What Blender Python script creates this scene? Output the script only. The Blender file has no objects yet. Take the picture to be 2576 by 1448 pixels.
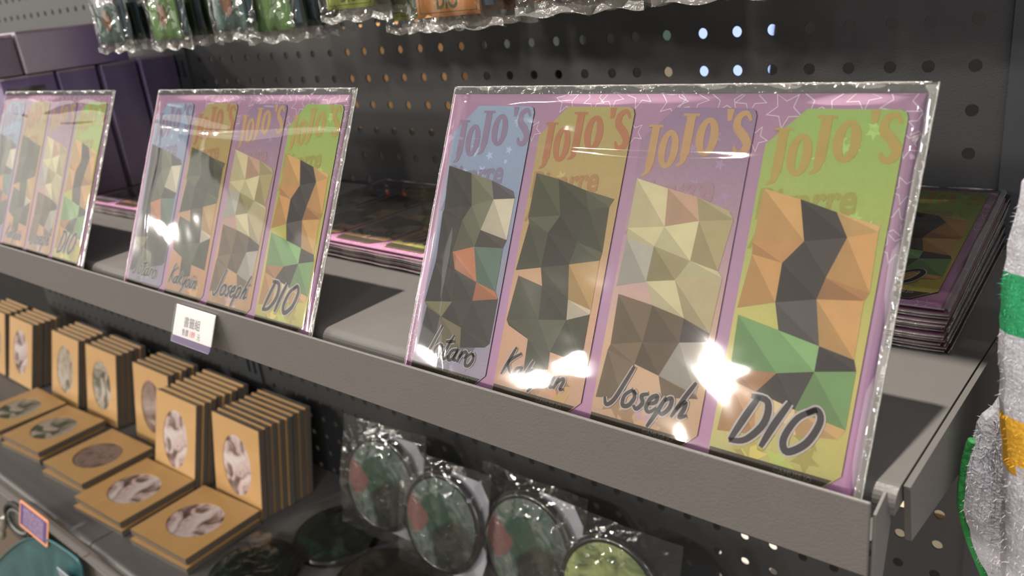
import bpy, bmesh, math, random
from mathutils import Vector, Matrix
S = 0.001            # all numbers below are millimetres
scene = bpy.context.scene
col = scene.collection
random.seed(7)

# ------------------------------------------------------------------ camera
yaw, pit, rol = -0.7370, -0.3510, -0.1156
f_ = Vector((math.sin(yaw)*math.cos(pit), math.cos(yaw)*math.cos(pit), math.sin(pit)))
r_ = Vector((math.cos(yaw), -math.sin(yaw), 0)); u_ = r_.cross(f_)
r2 = r_*math.cos(rol)+u_*math.sin(rol); u2 = -r_*math.sin(rol)+u_*math.cos(rol)
cam = bpy.data.cameras.new('camera'); camo = bpy.data.objects.new('camera', cam); col.objects.link(camo)
camo.matrix_world = Matrix(((r2.x, u2.x, -f_.x, .1104053), (r2.y, u2.y, -f_.y, -.5334574), (r2.z, u2.z, -f_.z, .0471521), (0, 0, 0, 1)))
cam.sensor_fit = 'HORIZONTAL'; cam.sensor_width = 36.0; cam.lens = 2104.01/2576*36
cam.clip_start = .01; cam.clip_end = 60
cam.dof.use_dof = True; cam.dof.focus_distance = .40; cam.dof.aperture_fstop = 13.0
scene.camera = camo

# ------------------------------------------------------------------ world, lights, exposure
w = bpy.data.worlds.new('world'); scene.world = w; w.use_nodes = True
w.node_tree.nodes['Background'].inputs[0].default_value = (1.0, .955, .90, 1)
w.node_tree.nodes['Background'].inputs[1].default_value = .30
def lamp(name, loc, power, radius, color=(1, .92, .82), spot=None, target=None):
    l = bpy.data.lights.new(name, 'SPOT' if spot else 'POINT'); l.energy = power; l.shadow_soft_size = radius; l.color = color
    o = bpy.data.objects.new(name, l); col.objects.link(o); o.location = loc
    if spot:
        l.spot_size = math.radians(spot); l.spot_blend = .4
        o.rotation_euler = (Vector(target)-Vector(loc)).to_track_quat('-Z', 'Y').to_euler()
    return o
lamp('ceiling_downlight', (-.225, -.606, 4.48), 1500, .06)                       # the lamp nearly overhead
lamp('ceiling_lamp_a', (-3.5, -4.75, 1.66), 250, .12)
lamp('ceiling_lamp_b', (-2.5, -5.2, 1.68), 250, .12)
lamp('ceiling_lamp_c', (-7.6, -3.7, 1.4), 150, .12)
lamp('ceiling_lamp_d', (-5.5, -5.4, 1.3), 150, .12)
lamp('ceiling_lamp_g', (-6.15, -5.2, 1.3), 200, .12)
lamp('ceiling_lamp_e', (-2.1, -1.7, 1.95), 30, .06)
lamp('ceiling_lamp_f', (.9, -2.4, 1.9), 45, .08, (.75, .85, 1))
l = bpy.data.lights.new('right_fill_light', 'AREA'); l.shape = 'RECTANGLE'; l.size = 3.2; l.size_y = 1.2; l.energy = 54; l.color = (1, .94, .86)   # unseen area light added as front fill, also brightening the purple boxes
o = bpy.data.objects.new('right_fill_light', l); col.objects.link(o); o.location = (2.6, -2.7, 1.5)
o.rotation_euler = (Vector((-.3, -.2, -.1))-o.location).to_track_quat('-Z', 'Y').to_euler()
l = bpy.data.lights.new('sleeve_veil_light', 'AREA'); l.shape = 'RECTANGLE'; l.size = 5.0; l.size_y = 2.4; l.energy = 60; l.color = (1, .95, .86)   # unseen area light added to lay a pale veil on the left sleeves
o = bpy.data.objects.new('sleeve_veil_light', l); col.objects.link(o); o.location = (-6.9, -3.6, .9)
o.rotation_euler = (Vector((-.4, -.25, -.1))-o.location).to_track_quat('-Z', 'Y').to_euler()
scene.view_settings.view_transform = 'Standard'; scene.view_settings.look = 'None'
scene.view_settings.exposure = 0.0; scene.view_settings.gamma = 1.0; scene.view_settings.use_curve_mapping = False
scene.cycles.transparent_max_bounces = 48
scene.cycles.max_bounces = 8

# ------------------------------------------------------------------ materials
def lin(c):
    return tuple(((x/255)/12.92 if x/255 <= .04045 else ((x/255+.055)/1.055)**2.4) for x in c)+(1,)
MATS = {}
def mat(name, rgb, rough=.5, metal=0, var=.12, scale=60, bump=0, bscale=400, spec=.5, coat=0, emit=None):
    if name in MATS: return MATS[name]
    m = bpy.data.materials.new(name); m.use_nodes = True; nt = m.node_tree; b = nt.nodes['Principled BSDF']
    tc = nt.nodes.new('ShaderNodeTexCoord'); n = nt.nodes.new('ShaderNodeTexNoise')
    n.inputs['Scale'].default_value = scale; n.inputs['Detail'].default_value = 5
    nt.links.new(tc.outputs['Object'], n.inputs['Vector'])
    mx = nt.nodes.new('ShaderNodeMix'); mx.data_type = 'RGBA'
    c = lin(rgb)
    mx.inputs[6].default_value = tuple(x*(1-var) for x in c[:3])+(1,)
    mx.inputs[7].default_value = tuple(min(1, x*(1+var)) for x in c[:3])+(1,)
    nt.links.new(n.outputs['Fac'], mx.inputs[0]); nt.links.new(mx.outputs[2], b.inputs['Base Color'])
    b.inputs['Roughness'].default_value = rough; b.inputs['Metallic'].default_value = metal
    b.inputs['Specular IOR Level'].default_value = spec; b.inputs['Coat Weight'].default_value = coat
    if bump:
        n2 = nt.nodes.new('ShaderNodeTexNoise'); n2.inputs['Scale'].default_value = bscale; n2.inputs['Detail'].default_value = 3
        nt.links.new(tc.outputs['Object'], n2.inputs['Vector'])
        bp = nt.nodes.new('ShaderNodeBump'); bp.inputs['Strength'].default_value = bump; bp.inputs['Distance'].default_value = .001
        nt.links.new(n2.outputs['Fac'], bp.inputs['Height']); nt.links.new(bp.outputs['Normal'], b.inputs['Normal'])
    if emit:
        b.inputs['Emission Color'].default_value = lin(emit[0]); b.inputs['Emission Strength'].default_value = emit[1]
    MATS[name] = m; return m
def film(name, fac=1.0, rough=.06, bump=.25, bscale=25, haze=0.0, tint=(1, 1, 1)):
    """thin clear plastic: mostly see-through, Fresnel gloss, fine wrinkles"""
    if name in MATS: return MATS[name]
    m = bpy.data.materials.new(name); m.use_nodes = True; nt = m.node_tree; nt.nodes.clear()
    out = nt.nodes.new('ShaderNodeOutputMaterial'); tr = nt.nodes.new('ShaderNodeBsdfTransparent'); gl = nt.nodes.new('ShaderNodeBsdfGlossy')
    tr.inputs[0].default_value = tint+(1,); gl.inputs['Roughness'].default_value = rough
    fr = nt.nodes.new('ShaderNodeFresnel'); fr.inputs['IOR'].default_value = 1.5
    mu = nt.nodes.new('ShaderNodeMath'); mu.operation = 'MULTIPLY'; mu.use_clamp = True; mu.inputs[1].default_value = fac
    tc = nt.nodes.new('ShaderNodeTexCoord'); n = nt.nodes.new('ShaderNodeTexNoise'); n.inputs['Scale'].default_value = bscale; n.inputs['Detail'].default_value = 2
    n.inputs['Distortion'].default_value = .6
    bp = nt.nodes.new('ShaderNodeBump'); bp.inputs['Strength'].default_value = bump; bp.inputs['Distance'].default_value = .004
    nt.links.new(tc.outputs['Object'], n.inputs['Vector']); nt.links.new(n.outputs['Fac'], bp.inputs['Height'])
    nt.links.new(bp.outputs['Normal'], gl.inputs['Normal'])
    nt.links.new(fr.outputs[0], mu.inputs[0])
    mix = nt.nodes.new('ShaderNodeMixShader'); nt.links.new(mu.outputs[0], mix.inputs[0])
    base = tr.outputs[0]
    if haze:
        df = nt.nodes.new('ShaderNodeBsdfDiffuse'); df.inputs[0].default_value = (.8, .78, .72, 1)
        m2 = nt.nodes.new('ShaderNodeMixShader'); m2.inputs[0].default_value = haze
        nt.links.new(tr.outputs[0], m2.inputs[1]); nt.links.new(df.outputs[0], m2.inputs[2]); base = m2.outputs[0]
    nt.links.new(base, mix.inputs[1]); nt.links.new(gl.outputs[0], mix.inputs[2]); nt.links.new(mix.outputs[0], out.inputs[0])
    MATS[name] = m; return m
def gradient(name, stops, axis=1, lo=0., hi=140., rough=.45, noise=.1, nscale=300, gain=1.02):
    """printed paper whose ink runs along one local axis (millimetres)"""
    if name in MATS: return MATS[name]
    m = bpy.data.materials.new(name); m.use_nodes = True; nt = m.node_tree; b = nt.nodes['Principled BSDF']
    tc = nt.nodes.new('ShaderNodeTexCoord'); sp = nt.nodes.new('ShaderNodeSeparateXYZ'); mr = nt.nodes.new('ShaderNodeMapRange')
    mr.inputs[1].default_value = lo*S; mr.inputs[2].default_value = hi*S
    cr = nt.nodes.new('ShaderNodeValToRGB'); e = cr.color_ramp.elements
    while len(e) < len(stops): e.new(.5)
    for el, (p, c) in zip(e, stops): el.position = p; a_ = sum(c)/3; el.color = lin(tuple(min(252, (x+(a_-x)*.14)*gain) for x in c))
    n = nt.nodes.new('ShaderNodeTexNoise'); n.inputs['Scale'].default_value = nscale; n.inputs['Detail'].default_value = 4
    nt.links.new(tc.outputs['Object'], n.inputs['Vector']); nt.links.new(tc.outputs['Object'], sp.inputs[0])
    nt.links.new(sp.outputs[axis], mr.inputs[0]); nt.links.new(mr.outputs[0], cr.inputs[0])
    mx = nt.nodes.new('ShaderNodeMix'); mx.data_type = 'RGBA'; mx.blend_type = 'OVERLAY'; mx.inputs[0].default_value = noise*2
    nt.links.new(cr.outputs[0], mx.inputs[6]); nt.links.new(n.outputs['Fac'], mx.inputs[7])
    nt.links.new(mx.outputs[2], b.inputs['Base Color']); b.inputs['Roughness'].default_value = rough
    MATS[name] = m; return m
def marble(name, cols, scale=40, rough=.25, seed=0., coat=.3):
    """an abstract mottled print of a few colours"""
    if name in MATS: return MATS[name]
    m = bpy.data.materials.new(name); m.use_nodes = True; nt = m.node_tree; b = nt.nodes['Principled BSDF']
    tc = nt.nodes.new('ShaderNodeTexCoord'); mp = nt.nodes.new('ShaderNodeMapping'); mp.inputs['Location'].default_value = (seed, seed*.7, seed*1.3)
    n = nt.nodes.new('ShaderNodeTexNoise'); n.inputs['Scale'].default_value = scale; n.inputs['Detail'].default_value = 3; n.inputs['Distortion'].default_value = 1.2
    cr = nt.nodes.new('ShaderNodeValToRGB'); e = cr.color_ramp.elements
    while len(e) < len(cols): e.new(.5)
    for i, (el, c) in enumerate(zip(e, cols)): el.position = .3+.4*i/(len(cols)-1); el.color = lin(c)
    nt.links.new(tc.outputs['Object'], mp.inputs[0]); nt.links.new(mp.outputs[0], n.inputs['Vector']); nt.links.new(n.outputs['Fac'], cr.inputs[0])
    nt.links.new(cr.outputs[0], b.inputs['Base Color']); b.inputs['Roughness'].default_value = rough; b.inputs['Coat Weight'].default_value = coat
    MATS[name] = m; return m

M_shelf = mat('grey_shelf_paint', (106, 103, 101), .42, bump=.12, bscale=900, var=.05)
M_shelf_low = M_shelf
M_peg = mat('charcoal_pegboard_paint', (62, 62, 63), .48, bump=.15, bscale=900, var=.06, spec=.5)
M_post = mat('dark_upright_paint', (62, 64, 68), .45, var=.06)
M_black = mat('black_void_paint', (14, 14, 14), .8)
M_pink = gradient('pink_card_print', [(0, (205, 140, 185)), (.35, (200, 150, 190)), (.7, (190, 148, 178)), (1, (184, 140, 170))], lo=0, hi=152, noise=.02)
M_white = mat('white_ink', (238, 230, 232), .5, var=.03)
M_paper = mat('paper_edge', (190, 178, 165), .7)
M_film = film('clear_sleeve_film', 1.2, .05, .22, 16)
M_filmf = film('flat_sleeve_film', .8, .12, .2, 20)
M_seam = film('sleeve_seam_film', 2.2, .12, .6, 120, haze=.16)
M_bag = film('crinkled_bag_film', 1.1, .07, .9, 60, haze=.02)
M_edge = film('sleeve_fold_film', 2.5, .15, .5, 200, haze=.30)

# ------------------------------------------------------------------ mesh helpers
class MB:
    def __init__(s): s.v = []; s.f = []; s.m = []; s.mats = []
    def mi(s, m):
        if m not in s.mats: s.mats.append(m)
        return s.mats.index(m)
    def add(s, vs, fs, m):
        k = len(s.v); s.v += [tuple(p) for p in vs]; i = s.mi(m)
        for f in fs: s.f.append(tuple(k+a for a in f)); s.m.append(i)
    def box(s, x0, x1, y0, y1, z0, z1, m):
        s.add([(x, y, z) for z in (z0, z1) for y in (y0, y1) for x in (x0, x1)],
              [(0, 2, 3, 1), (4, 5, 7, 6), (0, 1, 5, 4), (2, 6, 7, 3), (0, 4, 6, 2), (1, 3, 7, 5)], m)
    def poly(s, pts, z, m):            # flat polygon in XY at z
        s.add([(x, y, z) for x, y in pts], [tuple(range(len(pts)))], m)
    def prism(s, pts, z0, z1, m, ms=None):
        n = len(pts); k = [(x, y, z0) for x, y in pts]+[(x, y, z1) for x, y in pts]
        s.add(k, [tuple(range(n))[::-1], tuple(range(n, 2*n))], m)
        s.add(k, [(i, (i+1) % n, n+(i+1) % n, n+i) for i in range(n)], ms or m)
    def ring(s, outer, inner, z, m):
        n = len(outer)
        s.add([(x, y, z) for x, y in outer]+[(x, y, z) for x, y in inner], [(i, (i+1) % n, n+(i+1) % n, n+i) for i in range(n)], m)
    def ribbon(s, pts, ws, z, m):      # stroke of varying width in XY
        n = len(pts); L = []; R = []
        for i in range(n):
            a = pts[max(0, i-1)]; b = pts[min(n-1, i+1)]; d = math.hypot(b[0]-a[0], b[1]-a[1]) or 1
            nx, ny = -(b[1]-a[1])/d, (b[0]-a[0])/d; wv = (ws[i] if isinstance(ws, (list, tuple)) else ws)/2
            L.append((pts[i][0]+nx*wv, pts[i][1]+ny*wv, z)); R.append((pts[i][0]-nx*wv, pts[i][1]-ny*wv, z))
        s.add(L+R, [(i, i+1, n+i+1, n+i) for i in range(n-1)], m)
    def grid(s, fn, nu, nv, m):
        vs = [fn(i/nu, j/nv) for j in range(nv+1) for i in range(nu+1)]
        s.add(vs, [(j*(nu+1)+i, j*(nu+1)+i+1, (j+1)*(nu+1)+i+1, (j+1)*(nu+1)+i) for j in range(nv) for i in range(nu)], m)
    def tube(s, pts, r, m, n=8, closed=False):
        N = len(pts); vs = []
        for i, p in enumerate(pts):
            p = Vector(p); a = Vector(pts[(i-1) % N] if closed else pts[max(0, i-1)]); b = Vector(pts[(i+1) % N] if closed else pts[min(N-1, i+1)])
            t = (b-a).normalized(); h = Vector((0, 0, 1)) if abs(t.z) < .9 else Vector((1, 0, 0))
            e1 = t.cross(h).normalized(); e2 = t.cross(e1)
            rr = r[i] if isinstance(r, (list, tuple)) else r
            vs += [tuple(p+(e1*math.cos(2*math.pi*k/n)+e2*math.sin(2*math.pi*k/n))*rr) for k in range(n)]
        fs = [(i*n+k, i*n+(k+1) % n, ((i+1) % N)*n+(k+1) % n, ((i+1) % N)*n+k) for i in range(N if closed else N-1) for k in range(n)]
        if not closed: fs += [tuple(range(n))[::-1], tuple((N-1)*n+k for k in range(n))]
        s.add(vs, fs, m)
    def lathe(s, prof, m, n=40):       # profile (r, z) about Z
        vs = [(r*math.cos(2*math.pi*k/n), r*math.sin(2*math.pi*k/n), z) for r, z in prof for k in range(n)]
        s.add(vs, [(i*n+k, i*n+(k+1) % n, (i+1)*n+(k+1) % n, (i+1)*n+k) for i in range(len(prof)-1) for k in range(n)], m)
    def mesh(s, name, smooth=False, bevel=0, seg=2):
        me = bpy.data.meshes.new(name); me.from_pydata([(x*S, y*S, z*S) for x, y, z in s.v], [], s.f)
        for m in s.mats: me.materials.append(m)
        me.polygons.foreach_set('material_index', s.m)
        if bevel:
            bm = bmesh.new(); bm.from_mesh(me); bmesh.ops.remove_doubles(bm, verts=bm.verts, dist=1e-6)
            es = [e for e in bm.edges if len(e.link_faces) == 2 and e.calc_face_angle(0) > .5]
            bmesh.ops.bevel(bm, geom=es, offset=bevel*S, segments=seg, profile=.5, affect='EDGES', clamp_overlap=True)
            bm.to_mesh(me); bm.free()
        if smooth: me.polygons.foreach_set('use_smooth', [True]*len(me.polygons))
        me.update(); return me
    def build(s, name, parent=None, smooth=False, bevel=0, loc=None, rot=None, seg=2):
        return ob(name, s.mesh(name, smooth, bevel, seg), parent, loc, rot)
def ob(name, data, parent=None, loc=None, rot=None):
    o = bpy.data.objects.new(name, data); col.objects.link(o)
    if parent: o.parent = parent
    if loc: o.location = Vector(loc)*S
    if rot: o.rotation_euler = rot
    return o
def tag(o, label, cat, group=None, kind=None):
    if label: o['label'] = label
    if cat: o['category'] = cat
    if group: o['group'] = group
    if kind: o['kind'] = kind
    return o
def thing(name, label, cat, loc, rot=(0, 0, 0), group=None):
    return tag(ob(name, None, None, loc, rot), label, cat, group)
def copy_tree(o, parent=None):
    c = o.copy(); col.objects.link(c); c.parent = parent
    for ch in o.children: copy_tree(ch, c)
    return c
ORD = ['front', 'second', 'third', 'fourth', 'fifth', 'sixth', 'seventh', 'eighth', 'ninth', 'tenth', 'eleventh', 'twelfth', 'thirteenth', 'fourteenth', 'fifteenth']
def catmull(P, n=6):
    out = []; Q = [P[0]]+list(P)+[P[-1]]
    for i in range(1, len(Q)-2):
        for k in range(n):
            t = k/n; a, b, c, d = Q[i-1], Q[i], Q[i+1], Q[i+2]
            out.append(tuple(.5*((2*b[j])+(-a[j]+c[j])*t+(2*a[j]-5*b[j]+4*c[j]-d[j])*t*t+(-a[j]+3*b[j]-3*c[j]+d[j])*t**3) for j in range(len(b))))
    out.append(tuple(P[-1])); return out
def star(cx, cy, r, rot=0, k=.42):
    return [(cx+(r if i % 2 == 0 else r*k)*math.sin(rot+i*math.pi/5), cy+(r if i % 2 == 0 else r*k)*math.cos(rot+i*math.pi/5)) for i in range(10)]
def text_mesh(mb, s, x, y, size, z, m, bold=0, align='LEFT', sx=1.0, slope=0.0, shear=0.0):
    cu = bpy.data.curves.new('t', 'FONT'); cu.body = s; cu.size = 1; cu.offset = bold; cu.align_x = align; cu.shear = shear; cu.resolution_u = 3
    o = bpy.data.objects.new('t', cu); col.objects.link(o)
    dg = bpy.context.evaluated_depsgraph_get(); ev = o.evaluated_get(dg); me = ev.to_mesh()
    mb.add([(x+v.co.x*size*sx, y+v.co.y*size+slope*v.co.x*size*sx, z) for v in me.vertices], [tuple(p.vertices) for p in me.polygons], m)
    ev.to_mesh_clear(); bpy.data.objects.remove(o); bpy.data.curves.remove(cu)

# ------------------------------------------------------------------ pegboard wall, uprights
COLX = [-5.5, -30.1, -51.3, -75.6, -100.0, -124.6, -148.9, -173.7, -201.6, -227.2, -248.8, -273.7, -298.9, -323.5, -349.0, -374.2, -400.0, -425.1, -450.6, -476.5, -501.5, -526.6, -551.2, -577.6, -605.2, -628.7, -650.5, -674.8, -698.8, -723.7, -750.6, -774.5, -797, -822]
def pegboard(name, xs, x0, x1, zs, z0, z1, label):
    mb = MB(); xs = sorted(xs); zs = sorted(zs); n = 16; R = 3.6; T = 1.4
    bx = [x0]+[(a+b)/2 for a, b in zip(xs, xs[1:])]+[x1]; bz = [z0]+[(a+b)/2 for a, b in zip(zs, zs[1:])]+[z1]
    ang = [2*math.pi*(k+.5)/n for k in range(n)]
    for i, cx in enumerate(xs):
        for j, cz in enumerate(zs):
            L, Rr, B, Tt = bx[i]-cx, bx[i+1]-cx, bz[j]-cz, bz[j+1]-cz
            circ = []; sq = []
            for a in ang:
                c, s_ = math.cos(a), math.sin(a); circ.append((cx+R*c, cz+R*s_))
                t = min((Rr if c > 0 else L)/c if abs(c) > 1e-6 else 1e9, (Tt if s_ > 0 else B)/s_ if abs(s_) > 1e-6 else 1e9)
                sq.append((cx+c*t, cz+s_*t))
            vs = [(x, 0, z) for x, z in circ]+[(x, 0, z) for x, z in sq]+[(x, T, z) for x, z in circ]
            cor = len(vs); vs += [(bx[i+1], 0, bz[j+1]), (bx[i], 0, bz[j+1]), (bx[i], 0, bz[j]), (bx[i+1], 0, bz[j])]
            fs = []
            for k in range(n):
                q = (k+1) % n
                fs.append((k, n+k, n+q, q)); fs.append((k, q, 2*n+q, 2*n+k))
                p, r = sq[k], sq[q]                      # fill the corner of the cell
                on = lambda P: (abs(P[0]-bx[i]) < 1e-6, abs(P[0]-bx[i+1]) < 1e-6, abs(P[1]-bz[j]) < 1e-6, abs(P[1]-bz[j+1]) < 1e-6)
                a_, b_ = on(p), on(r)
                if not any(u and v_ for u, v_ in zip(a_, b_)):
                    xr = a_[1] or b_[1]; zt = a_[3] or b_[3]
                    fs.append((n+k, cor+(0 if xr and zt else 1 if zt else 3 if xr else 2), n+q))
            mb.add(vs, fs, M_peg)
    o = mb.build(name); tag(o, label, 'pegboard', kind='structure'); return o
ROWZ = [-25*r-1 for r in range(-6, 28)]
pegboard('wall_back', COLX, -845, 12, ROWZ, -712, 165, 'charcoal perforated metal pegboard behind the shelves')
pegboard('wall_left', [-905-25*k for k in range(26)], -1560, -882, ROWZ, -712, 165, 'charcoal pegboard of the next bay behind the purple boxes')
pegboard('wall_right', [85+25*k for k in range(4)], 64, 175, ROWZ, -712, 165, 'charcoal pegboard of the bay behind the fleece towel')
def upright(name, x0, x1, label):
    mb = MB(); c = (x0+x1)/2
    for a, b in ((x0, c-10), (c-4, c+4), (c+10, x1)): mb.box(a, b, -3, 18, -720, 170, M_post)
    z = 165
    for sa in (c-10, c+4):
        z = 160
        while z > -715: mb.box(sa, sa+6, -3, 0, z-16, z, M_post); z -= 36
    mb.box(x0, x1, 17, 18, -720, 170, M_black)
    tag(mb.build(name), label, 'upright', kind='structure')
upright('trim_1', 12, 64, 'slotted dark metal upright at the right end of the shelf')
upright('trim_2', -882, -845, 'slotted dark metal upright left of the long pegboard')

mb = MB(); mb.box(-9000, 4000, -9000, 3000, -1320, -1300, mat('brown_shop_floor', (96, 84, 72), .5, scale=3)); tag(mb.build('floor'), 'brown shop floor', 'floor', kind='structure')

# ------------------------------------------------------------------ shelves
def shelf(name, x0, x1, zt, yf, label, rail=True, endr=True, rail_z=None, railx=None):
    t = thing(name, label, 'shelf', ((x0+x1)/2, yf/2, zt))
    cx, cy = (x0+x1)/2, yf/2
    L = lambda mb: [setattr(mb, 'v', [(x-cx, y-cy, z-zt) for x, y, z in mb.v])]
    mb = MB(); P = [(-2, zt-9), (-2, zt)]+[(yf+6-6*math.sin(q), zt-6+6*math.cos(q)) for q in [math.pi/2*k/6 for k in range(7)]]+[(yf, zt-9)]
    n = len(P); mb.add([(x0, y, z) for y, z in P]+[(x1, y, z) for y, z in P], [tuple(range(n))[::-1], tuple(range(n, 2*n))]+[(i, (i+1) % n, n+(i+1) % n, n+i) for i in range(n)], M_shelf); L(mb); mb.build('deck', t)
    if rail:
        ra, rb = railx; z1, z0 = rail_z
        mb = MB(); mb.box(ra, rb, yf-15.5, yf-14, z0, z1, M_shelf); L(mb); mb.build('price_rail', t, bevel=.6)
        mb = MB(); mb.box(ra, rb, yf-14, yf, zt-13.4, zt-12.4, M_shelf); L(mb); mb.build('rail_floor', t)
    for bxx, on in ((x0, True), (x1, endr)):
        if not on: continue
        s0, s1 = (bxx+.5, bxx+3.0) if bxx == x0 else (bxx+.5, bxx+2.8)
        mb = MB(); pts = [(yf+7, zt-.8), (-2, zt-.8), (-2, zt-62), (-60, zt-56), (yf+13, zt-27)]
        n = len(pts); vs = [(s0, y, z) for y, z in pts]+[(s1, y, z) for y, z in pts]
        mb.add(vs, [tuple(range(n)), tuple(range(n, 2*n))[::-1]]+[(i, n+i, n+(i+1) % n, (i+1) % n) for i in range(n)], M_shelf)
        L(mb); mb.build('bracket', t)
    if endr and rail:
        mb = MB(); pts = [(yf-13.8, zt-1), (yf-3, zt+2), (yf+3, zt-14), (yf-5, zt-40), (yf-12, zt-64), (yf-13.8, zt-64)]
        n = len(pts); s0, s1 = x1-2.9, x1-1.9
        mb.add([(s0, y, z) for y, z in pts]+[(s1, y, z) for y, z in pts], [tuple(range(n)), tuple(range(n, 2*n))[::-1]]+[(i, n+i, n+(i+1) % n, (i+1) % n) for i in range(n)], M_shelf)
        L(mb); mb.build('end_tab', t)
    return t
ZS, YF = -131., -274.
shelf('metal_shelf', -862.5, 40, ZS, YF, 'grey metal shelf carrying the standing bookmark packs', True, True, (-127, -157), (-861, 36.6))
shelf('metal_shelf', -1560, -864, ZS, YF, 'grey metal shelf of the next bay under the left pack', True, False, (-127, -157), (-1559, -863.5))
shelf('metal_shelf', -862.5, 40, 330., -188., 'upper grey metal shelf above the hanging bags', True, True, (334, 304), (-861, 36.6))
shelf('metal_shelf', -1560, -864, 330., -188., 'upper grey metal shelf of the next bay', True, False, (334, 304), (-1559, -863.5))
Z2, Y2 = -528., -262.
shelf('metal_shelf', -861, 40, Z2, Y2, 'lower grey metal shelf under the rightmost gold frames and round pouches', True, True, (-531, -590), (-860, 36))
shelf('metal_shelf', -1660, -864, Z2, Y2, 'lower grey metal shelf carrying the left gold frames', True, False, (-531, -590), (-1659, -864.5))

# ------------------------------------------------------------------ lettering
def ellipse(cx, cy, a, b, n=24): return [(cx+a*math.cos(2*math.pi*k/n), cy+b*math.sin(2*math.pi*k/n)) for k in range(n)]
def big_title(mb, z, m, m2):
    """JoJo's in fat poster letters stepping up to the right, then Bizarre / Adventure"""
    def J(x, y, w_, h):
        s_ = w_*.5
        mb.poly([(x+w_*.30, y+h*.22), (x+w_*.30+s_, y+h*.22), (x+w_*.30+s_, y+h), (x+w_*.30, y+h)], z, m)
        mb.poly([(x+w_*.08, y+h*.95), (x+w_, y+h*.95), (x+w_, y+h), (x+w_*.08, y+h)], z, m)
        P = catmull([(x+w_*.51, y+h*.24), (x+w_*.46, y+h*.08), (x+w_*.15, y+h*.0)], 6); mb.ribbon(P, [s_-(s_*.85)*i/(len(P)-1) for i in range(len(P))], z, m)
    def O(cx, cy, a, b): mb.ring(ellipse(cx, cy, a, b), ellipse(cx, cy, a*.26, b*.72), z, m)
    J(2.2, 110.5, 7.6, 22); O(14, 122.3, 4.7, 8.2); J(17.6, 115.5, 8, 22); O(30.6, 128, 5, 8.0)
    mb.poly([(37.2, 139.6), (40.4, 139.6), (40.0, 135), (38.2, 134.6)], z, m)
    P = catmull([(48.2, 135), (46, 138), (43, 136.4), (42.8, 132.4), (46, 129), (48.2, 125.6), (47, 122.2), (44.2, 122), (42.8, 124.6)], 5)
    mb.ribbon(P, [1.0+2.6*math.sin(math.pi*i/(len(P)-1)) for i in range(len(P))], z, m)
    text_mesh(mb, 'Bizarre', .8, 97, 16.5, z, m2, bold=.028, sx=.78, slope=.14)
    text_mesh(mb, 'Adventure', .8, 85.5, 11, z, m2, bold=.028, sx=.80, slope=.14)
SCRIPT = {   # brush letters: (advance, strokes)
 'J': (.50, [[(.50, 1.0), (.42, .6), (.30, .1), (.14, -.06), (.02, .12)], ]),
 'o': (.36, [[(.20, .44), (.04, .26), (.08, .02), (.24, .04), (.32, .26), (.22, .42), (.34, .34)]]),
 't': (.30, [[(.26, .80), (.16, .40), (.08, .04), (.20, .0), (.30, .14)], [(.02, .54), (.36, .62)]]),
 'a': (.40, [[(.28, .40), (.08, .30), (.04, .04), (.20, .06), (.32, .40)], [(.32, .42), (.27, .08), (.40, .08)]]),
 'r': (.32, [[(.10, .42), (.05, .02)], [(.07, .18), (.20, .40), (.32, .36), (.28, .2)]]),
 'K': (.52, [[(.30, 1.0), (.18, .5), (.06, -.02)], [(.58, .84), (.20, .44), (.50, .02)]]),
 'k': (.40, [[(.26, .74), (.16, .36), (.06, .0)], [(.36, .44), (.14, .24), (.38, .02)]]),
 'y': (.38, [[(.08, .42), (.06, .12), (.20, .10), (.34, .40)], [(.36, .44), (.22, .0), (.04, -.34)]]),
 'i': (.22, [[(.14, .42), (.08, .06), (.22, .08)], [(.20, .60), (.22, .66)]]),
 'n': (.42, [[(.10, .42), (.04, .02)], [(.07, .2), (.24, .42), (.32, .34), (.28, .06), (.42, .1)]]),
 's': (.30, [[(.28, .42), (.12, .34), (.22, .18), (.12, .0), (.0, .08)]]),
 'e': (.32, [[(.06, .18), (.24, .26), (.22, .42), (.08, .32), (.06, .08), (.18, .0), (.32, .14)]]),
 'p': (.38, [[(.14, .44), (.04, .0), (-.06, -.36)], [(.12, .34), (.28, .44), (.32, .22), (.20, .02), (.08, .08)]]),
 'h': (.42, [[(.34, .92), (.20, .5), (.06, .0)], [(.10, .2), (.26, .42), (.30, .26), (.26, .04), (.42, .12)]]),
 'D': (.62, [[(.26, 1.0), (.14, .5), (.04, .02)], [(.10, .98), (.46, .92), (.56, .5), (.34, .1), (.02, .02)]]),
 'I': (.34, [[(.26, .98), (.14, .5), (.06, .02)]]),
 'O': (.70, [[(.46, .94), (.18, .72), (.08, .28), (.24, .04), (.52, .28), (.60, .72), (.46, .94), (.30, .84)]]),
}
def script(mb, word, x, y, size, z, width, m_ink, m_out, slope=0.0):
    for pas, (m, ww, zz) in enumerate(((m_out, width*1.75, z), (m_ink, width, z+.06))):
        px = x
        for ch in word:
            adv, strokes = SCRIPT[ch]
            for st in strokes:
                P = catmull([(px+(a+b*.22)*size, y+b*size+slope*(px+a*size-x)) for a, b in st], 5)
                n = len(P)
                mb.ribbon(P, [1.3*width*(.5+.6*math.sin(math.pi*(.15+.75*i/(n-1))))+(ww-width if pas == 0 else 0) for i in range(n)], zz, m)
            px += adv*size

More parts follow.
